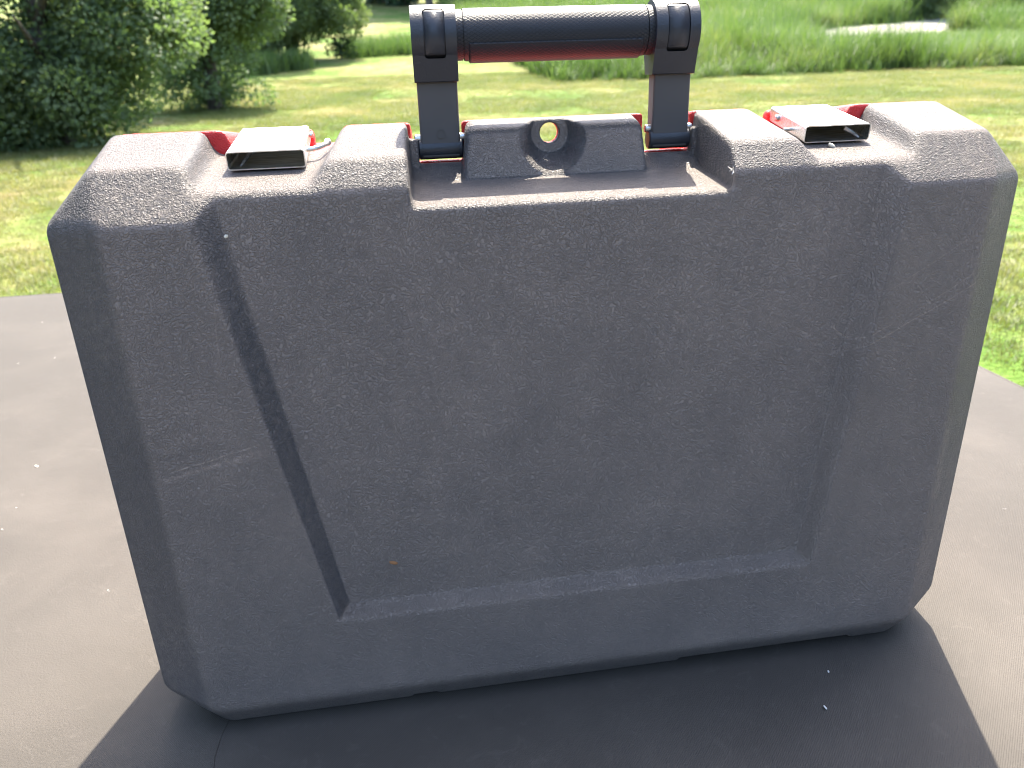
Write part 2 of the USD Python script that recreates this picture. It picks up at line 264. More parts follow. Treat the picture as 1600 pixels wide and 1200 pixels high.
M_BARK = usdkit.material(stage, L + 'bark', {'g': ('geometry', {}), 'mp': ('mapping', {'scale': (30, 30, 5)}), 'n': ('noise_texture', {'scale': 1.0, 'detail': 5.0}), 'r': ('rgb_ramp', {'ramp': [(.3, (.035, .028, .022)), (.7, (.11, .09, .07))]}), 'b': ('bump', {'distance': .02}), 'p': ('principled_bsdf', {'roughness': .9})},
    [('g.position', 'mp.vector'), ('mp.vector', 'n.vector'), ('n.fac', 'r.fac'), ('r.color', 'p.base_color'), ('n.fac', 'b.height'), ('b.normal', 'p.normal')], surface='p.BSDF')
M_GRAVEL = usdkit.material(stage, L + 'gravel', {'g': ('geometry', {}), 'n': ('noise_texture', {'scale': 6.0, 'detail': 6.0}), 'r': ('rgb_ramp', {'ramp': [(.3, (.13, .125, .095)), (.7, (.22, .21, .165))]}), 'b': ('bump', {'distance': .03}), 'p': ('principled_bsdf', {'roughness': .9})},
    [('g.position', 'n.vector'), ('n.fac', 'r.fac'), ('r.color', 'p.base_color'), ('n.fac', 'b.height'), ('b.normal', 'p.normal')], surface='p.BSDF')
M_LEG = simple('table_leg_steel', (.12, .12, .125), .45, .6)
M_TRIM = simple('table_edge_trim', (.03, .03, .032), .5)
M_CREAM = simple('cream_crumb', (.62, .56, .44), .7)
M_BROWN = simple('brown_crumb', (.26, .12, .045), .8)
M_LINT = simple('lint_white', (.6, .57, .52), .8)

# ------------------------------------------------------------------ terrain
def ground_z(x, y):
    x, y = np.asarray(x, float), np.asarray(y, float)
    d = y
    t = np.log1p(np.exp((d - 20.0) / 1.5)) * 1.5           # soft ramp after 20 m
    t2 = np.log1p(np.exp(np.clip((d - 85.0) / 6.0, -40, 40))) * 6.0
    z = -.78 + .052 * d + .078 * t - .10 * t2
    z = z + .05 * (meshkit.fbm(np.stack([x * .22, y * .22, x * 0], -1), 3, 4) - .5) * np.clip((d - 2) / 4, 0, 1)
    return z
gx = np.concatenate([np.linspace(-220, -26, 40), np.arange(-25, 40, .5), np.linspace(41, 220, 40)])
gy = np.concatenate([np.linspace(-120, -3, 24), np.arange(-2, 45, .5), np.linspace(46, 420, 70)])
X, Y = np.meshgrid(gx, gy, indexing='ij'); Zg = ground_z(X, Y)
nx, ny = X.shape; I = np.arange(nx * ny).reshape(nx, ny)
q = np.stack([I[:-1, :-1], I[1:, :-1], I[1:, 1:], I[:-1, 1:]], -1).reshape(-1, 4)
tag(obj('lawn', (np.stack([X, Y, Zg], -1).reshape(-1, 3), q), M_LAWN, smooth=True), 'mown green lawn with dry yellow patches rising behind the table', None, None, 'structure')

def at_px(px, py, y):
    """world point on the line of sight of a photograph pixel at depth y (used to measure positions)"""
    r = RC @ _ray(px, py); t = (y - CAM[1]) / r[1]; return CAM + t * r
def on_ground(px, py):
    r = RC @ _ray(px, py); ts = np.geomspace(1.5, 150, 4000); P = CAM + ts[:, None] * r
    k = np.argmax(P[:, 2] < ground_z(P[:, 0], P[:, 1])); return P[k]

# unseen concrete drive, added on the viewer's side for neutral bounce light
dx, dy = np.linspace(-30, 30, 61), np.linspace(-16, -.75, 24)
X, Y = np.meshgrid(dx, dy, indexing='ij'); nx, ny = X.shape; I = np.arange(nx * ny).reshape(nx, ny)
q = np.stack([I[:-1, :-1], I[1:, :-1], I[1:, 1:], I[:-1, 1:]], -1).reshape(-1, 4)
M_ADDED_DRIVE = usdkit.material(stage, L + 'concrete', {'g': ('geometry', {}), 'n': ('noise_texture', {'scale': 90.0, 'detail': 4.0}), 'r': ('rgb_ramp', {'ramp': [(.3, (.11, .103, .093)), (.7, (.17, .16, .146))]}), 'p': ('principled_bsdf', {'roughness': .85})},
    [('g.position', 'n.vector'), ('n.fac', 'r.fac'), ('r.color', 'p.base_color')], surface='p.BSDF')
tag(obj('driveway', (np.stack([X, Y, ground_z(X, Y) + .012], -1).reshape(-1, 3), q), M_ADDED_DRIVE, smooth=True), 'unseen pale concrete drive added on the near side for bounce light', None, None, 'structure')

# ------------------------------------------------------------------ table
table = thing('table', 'broad table with a black vinyl top under the tool case', 'table', (0, 0, -.0065))
TX0, TX1, TY0, TY1 = -1.25, .657, -.66, 1.215
rng = np.random.default_rng(5)
def table_top():
    gx = np.linspace(TX0 + .004, TX1 - .004, 180); gy = np.linspace(TY0 + .004, TY1 - .004, 200)
    X, Y = np.meshgrid(gx, gy, indexing='ij')
    Z = .0009 * (meshkit.fbm(np.stack([X * 9, Y * 9, X * 0], -1), 3, 2) - .75)
    return X, Y, np.minimum(Z, 0)
X, Y, Zt = table_top(); nx, ny = X.shape; I = np.arange(nx * ny).reshape(nx, ny)
q = np.stack([I[:-1, :-1], I[1:, :-1], I[1:, 1:], I[:-1, 1:]], -1).reshape(-1, 4)
sheet = trimesh.Trimesh(np.stack([X, Y, Zt], -1).reshape(-1, 3), np.vstack([q[:, [0, 1, 2]], q[:, [0, 2, 3]]]), process=False)
obj('vinyl_top', sheet, M_VINYL, table, smooth=True)
slab = box(TX0, TX1, TY0, TY1, -.03, -.0035)
obj('table_board', slab, M_TRIM, table, smooth=False)
ring = [tube([(TX0, TY0, -.006), (TX1, TY0, -.006)], .006), tube([(TX1, TY0, -.006), (TX1, TY1, -.006)], .006), tube([(TX1, TY1, -.006), (TX0, TY1, -.006)], .006), tube([(TX0, TY1, -.006), (TX0, TY0, -.006)], .006)]
obj('edge_piping', cat_mesh(ring), M_VINYL, table, smooth=40)
for sx in (TX0 + .08, TX1 - .08):
    for sy in (TY0 + .08, TY1 - .08):
        obj('leg', tube([(sx, sy, -.03), (sx, sy, float(ground_z(sx, sy)) - .01)], .016, 12), M_LEG, table)
seam = tube([(-.2235 + .004 * math.sin(k * .9), -.215 + .0166 * k, -.0002) for k in range(20)], .0006, 6)
obj('seam', seam, M_VINYL, table)

# ------------------------------------------------------------------ tool case
CX, SH = .0042, .05
case = thing('tool_case', 'dark grey plastic power tool case standing upright on the black table, red rear half', 'tool case', (CX, 0, 0))
ZC, YP = .175, .088
S2 = math.sin(math.radians(45))
def perimeter(x, y, z, grow=None, side=1.0, front=True):
    """rounded-octagon outline of the case; x is already freed of the case's slight turn"""
    out = None
    PC = S2 * (.2500 + .174)
    #     direction      reach at parting, set-back of the face edge, side slope, growth slot
    for nx_, nz_, D, off, s in [(1, 0, .2690, .0355, .02), (-1, 0, .2690, .0355, .02), (0, 1, .1742, .0370, .198), (S2, S2, PC, .0370, .235), (-S2, S2, PC, .0370, .235),
                                (0, -1, .181, .0, .0), (S2, -S2, S2 * (.269 + .181 - .023), .0235, .02), (-S2, -S2, S2 * (.269 + .181 - .023), .0235, .02)]:
        qd = nx_ * x + nz_ * (z - ZC)
        if front:
            a = (qd - D + (YP - y) * s) / math.hypot(1, s)
            if nz_ == -1: b = (qd - D + .0187 - y * 1.75) / 2.016
            else:
                sl = (off - (YP - .024) * s) / .024
                b = (qd - (D - off) - y * sl) / math.hypot(1, sl)
            a = smax(a, b, .0022)
        else:
            g = grow[0] if nz_ == 1 else grow[1]; s2 = max(s * side, .03)
            a = (qd - D - g + (y - YP) * s2) / math.hypot(1, s2)
        out = a if out is None else smax(out, a, .0025)
    return out
def panel_depth(x, z):
    c = .003 - .030 * (z - .07); xe = .1514 + .154 * (z - .07); w = .0068 + .031 * (z - .07)
    a = (xe - np.abs(x - c)) / np.maximum(w, .005); b = (z - .0700) / .0050
    t = np.clip(smin(a, b, .35), 0, 1)
    return .0102 * (t * t * (3 - 2 * t) * .45 + t * .55)
def grey_sdf(X, y, z):
    x = X - SH * y
    b = perimeter(x, y, z)
    b = smax(b, (panel_depth(x, z) - y) * .75, .002)
    ax = np.abs(x)
    # latch recesses between the shoulder and the middle blocks
    up = np.clip((z - .328) / .021, 0, 1); bk = np.clip(y / .088, 0, 1)
    outer = ax - (.1925 + .0085 * up)
    inner = (.1315 + .005 * bk - .0125 * up) - ax
    rl = smax(smax(outer * .92, inner * .86, .004), .3255 + .145 * (y - .0165) - z, .006)
    b = smax(b, -rl, .004)
    # handle recess with the raised block in its middle
    fl = .3125 + .1 * (y - .0145) + np.maximum(y - .068, 0) * .42
    rh = smax(ax - .0862 - .04 * (z - .32), fl - z, .004)
    b = smax(b, -rh, .003)
    blk = smax(np.abs(x + .0018) - (.0553 - .12 * (z - .317)), ((.0645 + .17 * (z - .318)) - y) * .98, .005)
    blk = smax(blk, z - (.3492 - .22 * (YP - y)), .005); blk = np.maximum(blk, .30 - z)
    edge = np.where(x > 0, .0842, .0814)
    chk = np.maximum(np.maximum(np.maximum(edge - ax, ax - .092), np.maximum(.079 - y, .31 - z)), z - .3400)
    b = smin(b, chk, .002)
    hx, hz = -.0035, .3405
    r = np.sqrt((x - hx) ** 2 + (z - hz) ** 2)
    cone = np.maximum((r - (.0112 + (.0825 - y) * .58)) / 1.156, y - .0825)
    blk = smax(blk, -cone, .0012)
    b = smin(b, blk, .002)
    b = np.maximum(b, -(r - .0058))
    slot = np.maximum(np.maximum(ax - edge, .0815 - y), np.maximum(.0562 - ax, .3260 - z))
    b = np.maximum(b, -slot)
    # shallow hollows under the foot so that it stands on pads
    hol = np.minimum(np.maximum(np.abs(x + .102) - .007, z + .0035), np.maximum(np.abs(x - .135) - .062, z + .0025))
    b = smax(b, -hol, .003)
    return np.maximum(b, y - YP)
def red_sdf(X, y, z):
    x = X - SH * y
    b = perimeter(x, y, z, (.0002, -.0014), .5, False)
    b = smax(b, (y - .158), .012)
    ax = np.abs(x)
    up = np.clip((z - .335) / .014, 0, 1)
    rl = smax(smax(ax - (.1855 + .005 * up), (.1285 - .004 * up) - ax, .005), .3355 - z, .004)
    boss = smax(smax(np.abs(ax - .1655) - .0215, np.abs(y - .1125) - .0048, .003), z - .3502, .004)
    rl = np.maximum(rl, -boss)
    b = smax(b, -rl, .004)
    slot = np.maximum(np.maximum(ax - .0855, y - .0985), np.maximum(.0555 - ax, .3268 - z))
    b = np.maximum(b, -slot)
    back = np.maximum(np.maximum(ax - .0862, .0990 - y), .300 - z)
    b = smax(b, -back, .003)
    hx, hz = -.0035, .3405
    r = np.sqrt((x - hx) ** 2 + (z - hz) ** 2)
    cone = np.maximum((r - (.0125 + (y - .0935) * .5)) / 1.12, .0935 - y)
    b = smax(b, -cone, .002)
    b = np.maximum(b, -(r - .0058))
    return np.maximum(b, YP + .0006 - y)
H = .0011
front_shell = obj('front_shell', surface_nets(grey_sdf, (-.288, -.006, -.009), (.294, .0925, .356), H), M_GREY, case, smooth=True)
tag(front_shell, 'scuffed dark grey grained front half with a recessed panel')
rear_shell = obj('rear_shell', surface_nets(red_sdf, (-.288, .084, -.009), (.296, .164, .358), .0016), M_RED, case, smooth=True)
tag(rear_shell, 'bright red rear half showing along the top edge')
def cpart(name, mesh, mat, parent, smooth=30):
    """a part of the case, turned with it"""
    if isinstance(mesh, tuple): mesh = (mesh[0] + mesh[0][:, 1:2] * np.array([SH, 0, 0]), mesh[1])
    else: mesh.vertices = mesh.vertices + mesh.vertices[:, 1:2] * np.array([SH, 0, 0])
    return obj(name, mesh, mat, parent, smooth=smooth)

# latches
def u_profile(w, h, t, r):
    from shapely.geometry import Polygon, box as sbox
    outer = sbox(-w / 2 + r, -h - r, w / 2 - r, -r).buffer(r, 6).union(sbox(-w / 2, -h - r, w / 2, -h / 2)).intersection(sbox(-w, -h, w, 1))
    inner = sbox(-w / 2 + r, -h * 2, w / 2 - r, -r).buffer(max(r - t, .0003), 6).union(sbox(-w / 2 + t, -h * 2, w / 2 - t, -h / 2))
    outer = sbox(-w / 2 + r, -h + r, w / 2 - r, -r).buffer(r, 6); inner = outer.buffer(-t, 6)
    return outer.difference(inner)
def make_latch(cx, side):
    y0, y1, z0, z1 = .0450, .1070, .3406, .3487
    prof = u_profile(.0405, .0096, .0006, .0018)
    m = trimesh.creation.extrude_polygon(prof, math.hypot(y1 - y0, z1 - z0), engine='earcut')
    s = math.atan2(z1 - z0, y1 - y0)
    V = m.vertices.copy(); P = np.stack([V[:, 0] * (1 - .03 * V[:, 2] / .062), V[:, 2], V[:, 1]], 1)     # x, along, up
    W = np.stack([P[:, 0] + cx + side * .0045 * P[:, 1] / .062, y0 + P[:, 1] * math.cos(s) - P[:, 2] * math.sin(s), z0 + P[:, 1] * math.sin(s) + P[:, 2] * math.cos(s)], 1)
    m = trimesh.Trimesh(W, m.faces[:, ::-1], process=False); m.fix_normals()
    bk = rbox(cx + side * .0036 - .0192, cx + side * .0036 + .0192, .094, .0955, z1 - .0110, z1 - .0021, .0004, 8)
    p = cpart('latch', cat_mesh([m, tm(bk)]), M_STEEL, case, 35)
    tag(p, 'left steel draw latch, brighter and more tarnished' if side < 0 else 'right steel draw latch')
    # bent hook inside the open mouth
    if side < 0: hk = [(cx - .0100, y0 + .014, .3395), (cx - .0112, y0 + .011, .3375), (cx - .0125, y0 + .007, .3352), (cx - .0140, y0 + .004, .3330)]
    else: hk = [(cx + .0055, y0 + .004, .3385), (cx + .0085, y0 + .0038, .3370), (cx + .0120, y0 + .0034, .3350), (cx + .0150, y0 + .003, .3330)]
    hm = tube(hk, [.0013, .0012, .0009, .0005], 8)
    cpart('catch_spring', hm, M_STEEL, p)
    ex = .0201
    if side < 0:     # wire bail reaching out to its right
        pts = [(cx + .016, .066, .3385), (cx + .0205, .066, .3386), (cx + .0245, .0675, .3392), (cx + .0280, .0710, .3404), (cx + .0290, .0750, .3412)]
        cpart('bail_wire', cat_mesh([tube(pts, .0013, 10), trimesh.creation.icosphere(2, .0021).apply_translation((cx + .0289, .0755, .3412))]), M_STEEL, p)
        cpart('rivet', cyl_x(cx - .003 + ex - .001, cx - .003 + ex + .0012, .098, .3440, .0017, 16, .0005), M_STEEL, p)
    else:
        cpart('rivet', cyl_x(cx + .003 - ex - .0016, cx + .003 - ex + .001, .092, .3425, .0020, 16, .0006), M_STEEL, p)
        cpart('bail_wire', tube([(cx - ex - .0030, .068, .3375), (cx - ex + .004, .068, .3375)], .0011, 10), M_STEEL, p)
make_latch(-.1610, -1)
make_latch(.1610, 1)

# handle
import shapely.geometry as sg
def make_arm(k):
    x0, x1 = (.0600, .0828) if k > 0 else (-.0800, -.0568)
    arm = cpart('handle_arm', tm(rbox(x0, x1, .0830, .0955, .329, .388, .0016)), M_ARM, case, 35)
    if k < 0:
        ring = trimesh.creation.annulus(.0022, .0027, .0004).apply_transform(trimesh.transformations.rotation_matrix(math.pi / 2, [1, 0, 0])).apply_translation(((x0 + x1) / 2 + .0005, .0829, .3425))
        cpart('mould_mark', ring, M_ARM, arm)
    cpart('hinge_barrel', cyl_x(x0 - .0016, x1 + .0016, .0880, .3340, .0060, 32, .0008), M_BLACK, arm)
    cpart('hinge_pin', cyl_x(x0 - .0036, x1 + .0036, .0880, .3400, .0024, 20, .0006), M_STEEL, arm)
    # rounded joint housing with an inset window
    hx0, hx1 = (.0580, .0840) if k > 0 else (-.0810, -.0560)
    disc = sg.Point(GY, .3944).buffer(.0163, 24)
    low = sg.Polygon([(GY - .0083, .3705), (GY + .0078, .3705), (GY + .0162, .3944), (GY - .0162, .3944)])
    P = disc.union(low).buffer(.002).buffer(-.002).buffer(-.001).buffer(.001)
    m = trimesh.creation.extrude_polygon(P, hx1 - hx0, engine='earcut')
    m.apply_transform(np.array([[0, 0, 1, hx0], [1, 0, 0, 0], [0, 1, 0, 0], [0, 0, 0, 1.0]])); m.fix_normals()
    hm = m3.Manifold(m3.Mesh(np.asarray(m.vertices, np.float32), np.asarray(m.faces, np.uint32)))
    wx0, wx1 = hx0 + .0068, hx1 - .0062
    cyl = lambda r: m3.Manifold.cylinder(.06, r, r, 72).rotate([0, 90, 0]).translate([wx0 - .01, GY, .3944])
    win = rbox(wx0, wx1, GY - .03, GY - .001, .3828, .4080, .0018) ^ (cyl(.018) - cyl(.0150))
    hs = cpart('joint_housing', tm(hm - win), M_BLACK, case, 40)
    plug = cyl(.0161) ^ rbox(wx0 + .0006, wx1 - .0006, GY - .03, GY - .001, .3842, .4074, .0012)
    cpart('joint_cover', tm(plug), M_BLACK, hs, 40)
make_arm(-1); make_arm(1)
def lathe_x(prof, y, z, n=72):
    m = trimesh.creation.revolve([(r, x) for x, r in prof], sections=n)
    m.apply_transform(np.array([[0, 0, 1, 0], [1, 0, 0, y], [0, 1, 0, z], [0, 0, 0, 1.0]])); m.fix_normals(); return m
g0, g1 = -.0560, .0580
gp = [(g0, 0), (g0, .0134), (g0 + .0036, .0134), (g0 + .0036, .0126), (g0 + .0042, .0126), (g0 + .0042, .0136), (g0 + .0052, .0138), (g1 - .0052, .0138), (g1 - .0042, .0136), (g1 - .0042, .0126), (g1 - .0036, .0126), (g1 - .0036, .0134), (g1, .0134), (g1, 0)]
grip = cpart('grip', lathe_x(gp, GY, GZ), M_KNURL, case, 30)
# raised lower panel of the grip with its outline groove
def grip_panel():
    a0, a1 = math.radians(196), math.radians(300); xs0, xs1 = g0 + .0062, g1 - .0062
    na, nxg = 90, 160; R0 = .0149
    A, XX = np.meshgrid(np.linspace(a0, a1, na), np.linspace(xs0, xs1, nxg), indexing='ij')
    edge = np.minimum(np.minimum((A - a0), (a1 - A)) * .0138, np.minimum(XX - xs0, xs1 - XX))
    Rr = R0 - .0022 * np.clip(1 - edge / .0009, 0, 1)
    P = np.stack([XX, GY + Rr * np.cos(A), GZ + Rr * np.sin(A)], -1)
    I = np.arange(na * nxg).reshape(na, nxg); qq = np.stack([I[:-1, :-1], I[1:, :-1], I[1:, 1:], I[:-1, 1:]], -1).reshape(-1, 4)
    return (P.reshape(-1, 3), qq)
cpart('grip_panel', grip_panel(), M_KNURL, grip, True)

# ------------------------------------------------------------------ small debris
def crumb(name, label, cat, loc, size, mat, seed, group=None):
    m = trimesh.creation.icosphere(2, 1.0); v = m.vertices
    m.vertices = v * np.array(size) * (.7 + .6 * meshkit.fbm(v * 1.7 + seed * 7.3, 2, seed))[:, None]
    o = obj(name, m, mat, None, smooth=40)
    UsdGeom.Xformable(o).AddTranslateOp().Set(Gf.Vec3d(*loc)); UsdGeom.Xformable(o).AddRotateYOp().Set(float(seed * 37 % 90))
    tag(o, label, cat, group); return o
crumb('crumb', 'pale cream crumb lying just below the right latch', 'crumb', (.1615, .040, .3296), (.0026, .0018, .0012), M_CREAM, 1)
crumb('seed', 'cream seed stuck near the top left of the recessed panel', 'seed', (-.1738, .0100, .3035), (.0009, .0008, .0014), M_CREAM, 2)
crumb('leaf_scrap', 'small orange brown leaf scrap stuck low on the panel, left of centre', 'leaf scrap', (-.1090, .0100, .1010), (.0026, .0006, .0012), M_BROWN, 3)
crumb('leaf_scrap', 'brown leaf scrap halfway down the left slope of the panel edge', 'leaf scrap', (-.1560, .0055, .1340), (.0014, .0008, .0019), M_BROWN, 4)
crumb('leaf_scrap', 'brown speck near the lower left corner of the panel edge', 'leaf scrap', (-.1535, .0035, .0910), (.0016, .0006, .0009), M_BROWN, 5)
crumb('crumb', 'white fleck on the shaded table at lower right', 'crumb', (.1538, -.0461, -.0060), (.0016, .0014, .0005), M_LINT, 6)
crumb('crumb', 'tiny white speck on the shaded table nearest the case foot', 'crumb', (.1721, -.0174, -.0061), (.0009, .0008, .0006), M_LINT, 7)
crumb('crumb', 'pale flake on the sunlit table left of the case', 'crumb', tuple(on_table) if False else (-.50, .42, -.0062), (.0020, .0015, .0005), M_CREAM, 8)
# a tuft of fluff caught on the block right of the handle
fl = [tube([(.0905, .0120, .3225), (.0905 - .002 - .004 * random.Random(k).random(), .0075 - .003 * random.Random(k + 9).random(), .3225 + .004 * (random.Random(k + 20).random() - .3))], .00018, 4) for k in range(12)]
tag(obj('fluff', cat_mesh(fl), M_LINT), 'wisp of pale fluff on the corner right of the handle recess', 'fluff')
# lint lying on the table
lr = random.Random(11); lint = []
for k in range(90):
    x, y = lr.uniform(-1.0, .64), lr.uniform(.1, 1.1); a = lr.uniform(0, 6.3); l = lr.uniform(.001, .004)
    if abs(x) < .30 and y < .17: continue
    pts = [(x + l * math.cos(a + .5 * j) * j / 3, y + l * math.sin(a + .5 * j) * j / 3, -.0062) for j in range(4)]
    lint.append(tube(pts, lr.uniform(.00012, .00026), 4))
tag(obj('lint', cat_mesh(lint), M_LINT), 'pale flecks and fibres of lint strewn over the table top', None, None, 'stuff')

# ------------------------------------------------------------------ vegetation
def leaf_cards(P, D, size, aspect, rng, droop=0.3):
    """bent two-triangle-pair leaves at points P with main directions D"""
    n = len(P); s = size * rng.uniform(.7, 1.3, n)[:, None]
    D = D / np.linalg.norm(D, axis=1, keepdims=True); r = rng.normal(size=(n, 3)); U = np.cross(D, r); U /= np.linalg.norm(U, axis=1, keepdims=True); N = np.cross(D, U)
    a = P; t = P + D * s - N * s * .15 * droop; m = P + D * s * .5; l = m + U * s * aspect * .5 + N * s * .10; r_ = m - U * s * aspect * .5 + N * s * .10
    V = np.stack([a, l, t, r_], 1).reshape(-1, 3); b = np.arange(n)[:, None] * 4
    Fc = np.vstack([b + [0, 1, 2], b + [0, 2, 3]])
    return V, Fc
def crown(blobs, per, leaf, aspect, seed, sigma, sag=.2):
    rng = np.random.default_rng(seed); Ps, Ds = [], []
    for (c, r) in blobs:
        n = int(per * (r / .5) ** 2)
        d = rng.normal(size=(n, 3)); d /= np.linalg.norm(d, axis=1, keepdims=True)
        rad = r * rng.uniform(.25, 1, n) ** .45 * (1 + sigma * rng.normal(size=n))
        p = c + d * rad[:, None] * [1, 1, .85]
        dirs = d + rng.normal(size=(n, 3)) * .6 + [0, 0, -sag]
        Ps.append(p); Ds.append(dirs)
    return leaf_cards(np.vstack(Ps), np.vstack(Ds), leaf, aspect, rng)
def blob_cloud(env, nb, rmin, rmax, seed):
    """env: list of (centre, radii) ellipsoids; blobs near their surfaces and inside"""
    rng = np.random.default_rng(seed); out = []
    w = np.array([np.prod(r) ** (2 / 3) for _, r in env]); w /= w.sum()
    for k in range(nb):
        c, r = env[rng.choice(len(env), p=w)]
        d = rng.normal(size=3); d /= np.linalg.norm(d)
        out.append((np.array(c) + d * np.array(r) * rng.uniform(.45, 1.0), rng.uniform(rmin, rmax)))
    return out
def limbs(base, h, r, seed, n=7, spread=.9):
    rng = random.Random(seed); ms = []
    tr = [(.1 * math.sin(i * .9 + seed) * i / 8 * h * .2, .1 * math.cos(i * 1.1 + seed) * i / 8 * h * .2, h * i / 8) for i in range(9)]
    ms.append(tube(tr, [r * (1 - .09 * i) for i in range(9)], 10))
    for k in range(n):
        i = 2 + k % 6; a = k * 2.4 + seed; p0 = np.array(tr[i]); L_ = h * rng.uniform(.25, .45) * spread
        pts = [p0 + np.array([math.cos(a) * L_ * t, math.sin(a) * L_ * t, L_ * (.7 * t - .12 * t * t)]) for t in (0, .33, .66, 1)]
        ms.append(tube(pts, [r * .45, r * .35, r * .22, r * .1], 7))
    return cat_mesh(ms)
def tree(name, label, cat, base, h, tr, env, nb, rmin, rmax, per, leaf, aspect, mat, seed, group=None, sigma=.08, n_limbs=8):
    t = thing(name, label, cat, base, 0, group)
    obj('trunk', limbs(base, h, tr, seed, n_limbs), M_BARK, t, smooth=40)
    bl = [(c, r) for c, r in blob_cloud(env, nb, rmin, rmax, seed)]
    obj('crown', crown(bl, per, leaf, aspect, seed + 1, sigma), mat, t, smooth=False)
    return t
def base_at(px, py): 
    p = on_ground(px, py); return (p[0], p[1], p[2] - .05)

# the big leafy tree at the left edge, its foliage down to the grass
b1 = base_at(105, 226)
tree('broadleaf_tree', 'big dark broadleaf tree at the left edge with foliage down to the lawn', 'tree', b1, 3.6, .12,
     [((-.2, .1, .55), (1.15, .95, .6)), ((.55, .3, 1.35), (1.15, .9, .5)), ((.75, .3, 1.75), (.85, .7, .4)), ((-.7, .3, 2.4), (1.2, 1.2, 1.0)), ((-1.3, .1, .9), (1.1, 1.0, 1.0))], 300, .16, .38, 800, .062, .66, M_LEAF, 3)
b2 = base_at(338, 172)
tree('broadleaf_tree', 'middle leafy tree beyond the big one, its right side lit by the sun', 'tree', b2, 4.2, .13,
     [((0, 0, .6), (.85, .85, .65)), ((.35, .1, 1.7), (1.0, .9, .6)), ((.72, .1, 1.75), (.6, .7, .6)), ((-.5, .4, 3.0), (1.4, 1.4, 1.2))], 260, .18, .40, 720, .068, .66, M_LEAF, 8)
b3 = base_at(458, 94)
tree('willow_tree', 'pale green rounded tree beyond the two dark ones, shade under its crown', 'tree', b3, 6.0, .2,
     [((.5, 0, 1.9), (1.5, 1.3, .75)), ((1.3, -.3, 1.25), (.75, .9, .7)), ((-.3, 0, 3.6), (2.2, 2.0, 1.6)), ((-1.3, -.2, 1.1), (1.0, 1.0, 1.1)), ((.1, -.5, 1.5), (1.0, .8, .6)), ((.1, -1.1, 1.0), (.9, .5, .8))], 280, .28, .6, 700, .11, .45, M_LEAF2, 13)
# unseen trees added on the left, carrying on the row and darkening that side
for k, (x, y) in enumerate([(-5.9, 4.6), (-6.6, 1.4), (-6.9, -2.2)]):
    g = float(ground_z(x, y))
    tree('broadleaf_tree', ['unseen dark tree added to carry on the row at left', 'second unseen dark tree added to the row at left', 'third unseen dark tree added to the row at left'][k], 'tree', (x, y, g - .05), 4.4, .14,
         [((0, 0, 1.0), (1.5, 1.5, 1.0)), ((0, 0, 2.6), (1.7, 1.7, 1.4)), ((0, 0, 4.0), (1.3, 1.3, 1.0))], 90, .35, .6, 260, .13, .66, M_LEAF, 80 + k)
b4 = base_at(534, 92)
s4 = thing('round_bush', 'small round dark bush on the far edge of the lawn', 'bush', b4)
obj('stem', limbs(b4, .4, .03, 4, 6), M_BARK, s4, smooth=40)
obj('foliage', crown([(np.array([dx, dy, .3 + dz]), .25) for dx, dy, dz in [(-.2, 0, 0), (.2, .05, 0), (0, -.1, .12), (0, .1, .02), (.05, 0, .2)]], 500, .09, .6, 21, .08), M_FARLEAF, s4, smooth=False)

# far trees on the slope
far = [(596, 53, 8, 2.6, .03), (632, 50, 8, 2.4, .03), (672, 45, 8, 3.6, .26), (716, 62, 11, 3.4, .05), (480, 66, 10, 3.4, .05), (868, 56, 7, 2.6, .05), (940, 66, 8, 2.6, .05), (800, 72, 9, 3.2, .05), (1120, 66, 8, 2.8, .05)]
far_labels = ['dark far tree seen left of the handle', 'dark far tree touching the left edge of the handle housing', 'spreading far tree behind the left end of the handle', 'tall far tree above the handle grip', 'far tree behind the crown of the pale rounded tree', 'low far tree above the middle of the grip', 'far tree above the grip, right of its middle', 'distant tree highest on the slope behind the grip', 'far tree above the reeds just right of the handle']
for i, (px, dist, h, r, up) in enumerate(far):
    r_ = RC @ _ray(px, 20); p = CAM + r_ * dist / r_[1]
    g = float(ground_z(p[0], p[1])); b = (p[0], p[1], g - .1)
    tree('far_tree', far_labels[i], 'tree', b, h, .22, [((0, 0, h * (.46 + up)), (r, r, h * (.44 - up * .6)))], 90, .7, 1.3, 110, .34, .7, M_FARLEAF, 40 + i, 'trees on the far slope', n_limbs=5)
# unseen trees added beside and behind the viewer to hold back horizon glow
src_tree = stage.GetPrimAtPath('/World/far_tree_003')
wr = random.Random(4)
for k in range(34):
    a = math.radians(82 + 200 * k / 33); d_ = (27 if k % 2 else 33) + wr.uniform(-2, 2) if abs(math.degrees(a) - 182) < 55 else (14 if k % 2 else 17) + wr.uniform(-1, 1)
    x, y = d_ * math.sin(a), d_ * math.cos(a)
    dup(src_tree, (x, y, float(ground_z(x, y)) - .15), wr.uniform(0, 360), wr.uniform(.85, 1.15), 'unseen tree added on the near side to block low sky light', 'added light-blocking trees behind the viewer')
# shrubs at the upper right beyond the path
for i, (px, py, lab) in enumerate([(1450, 30, 'dark leafy shrub beyond the pale path at the upper right'), (1540, 9, 'dark shrub at the top right corner above the path')]):
    b = base_at(px, py)
    tree('shrub', lab, 'shrub', b, 3.2, .09, [((0, 0, .9), (1.5, 1.2, .9)), ((.4, .2, 2.2), (1.5, 1.2, 1.1))], 90, .35, .6, 260, .13, .45, M_LEAF, 60 + i, 'shrubs beyond the path', n_limbs=6)

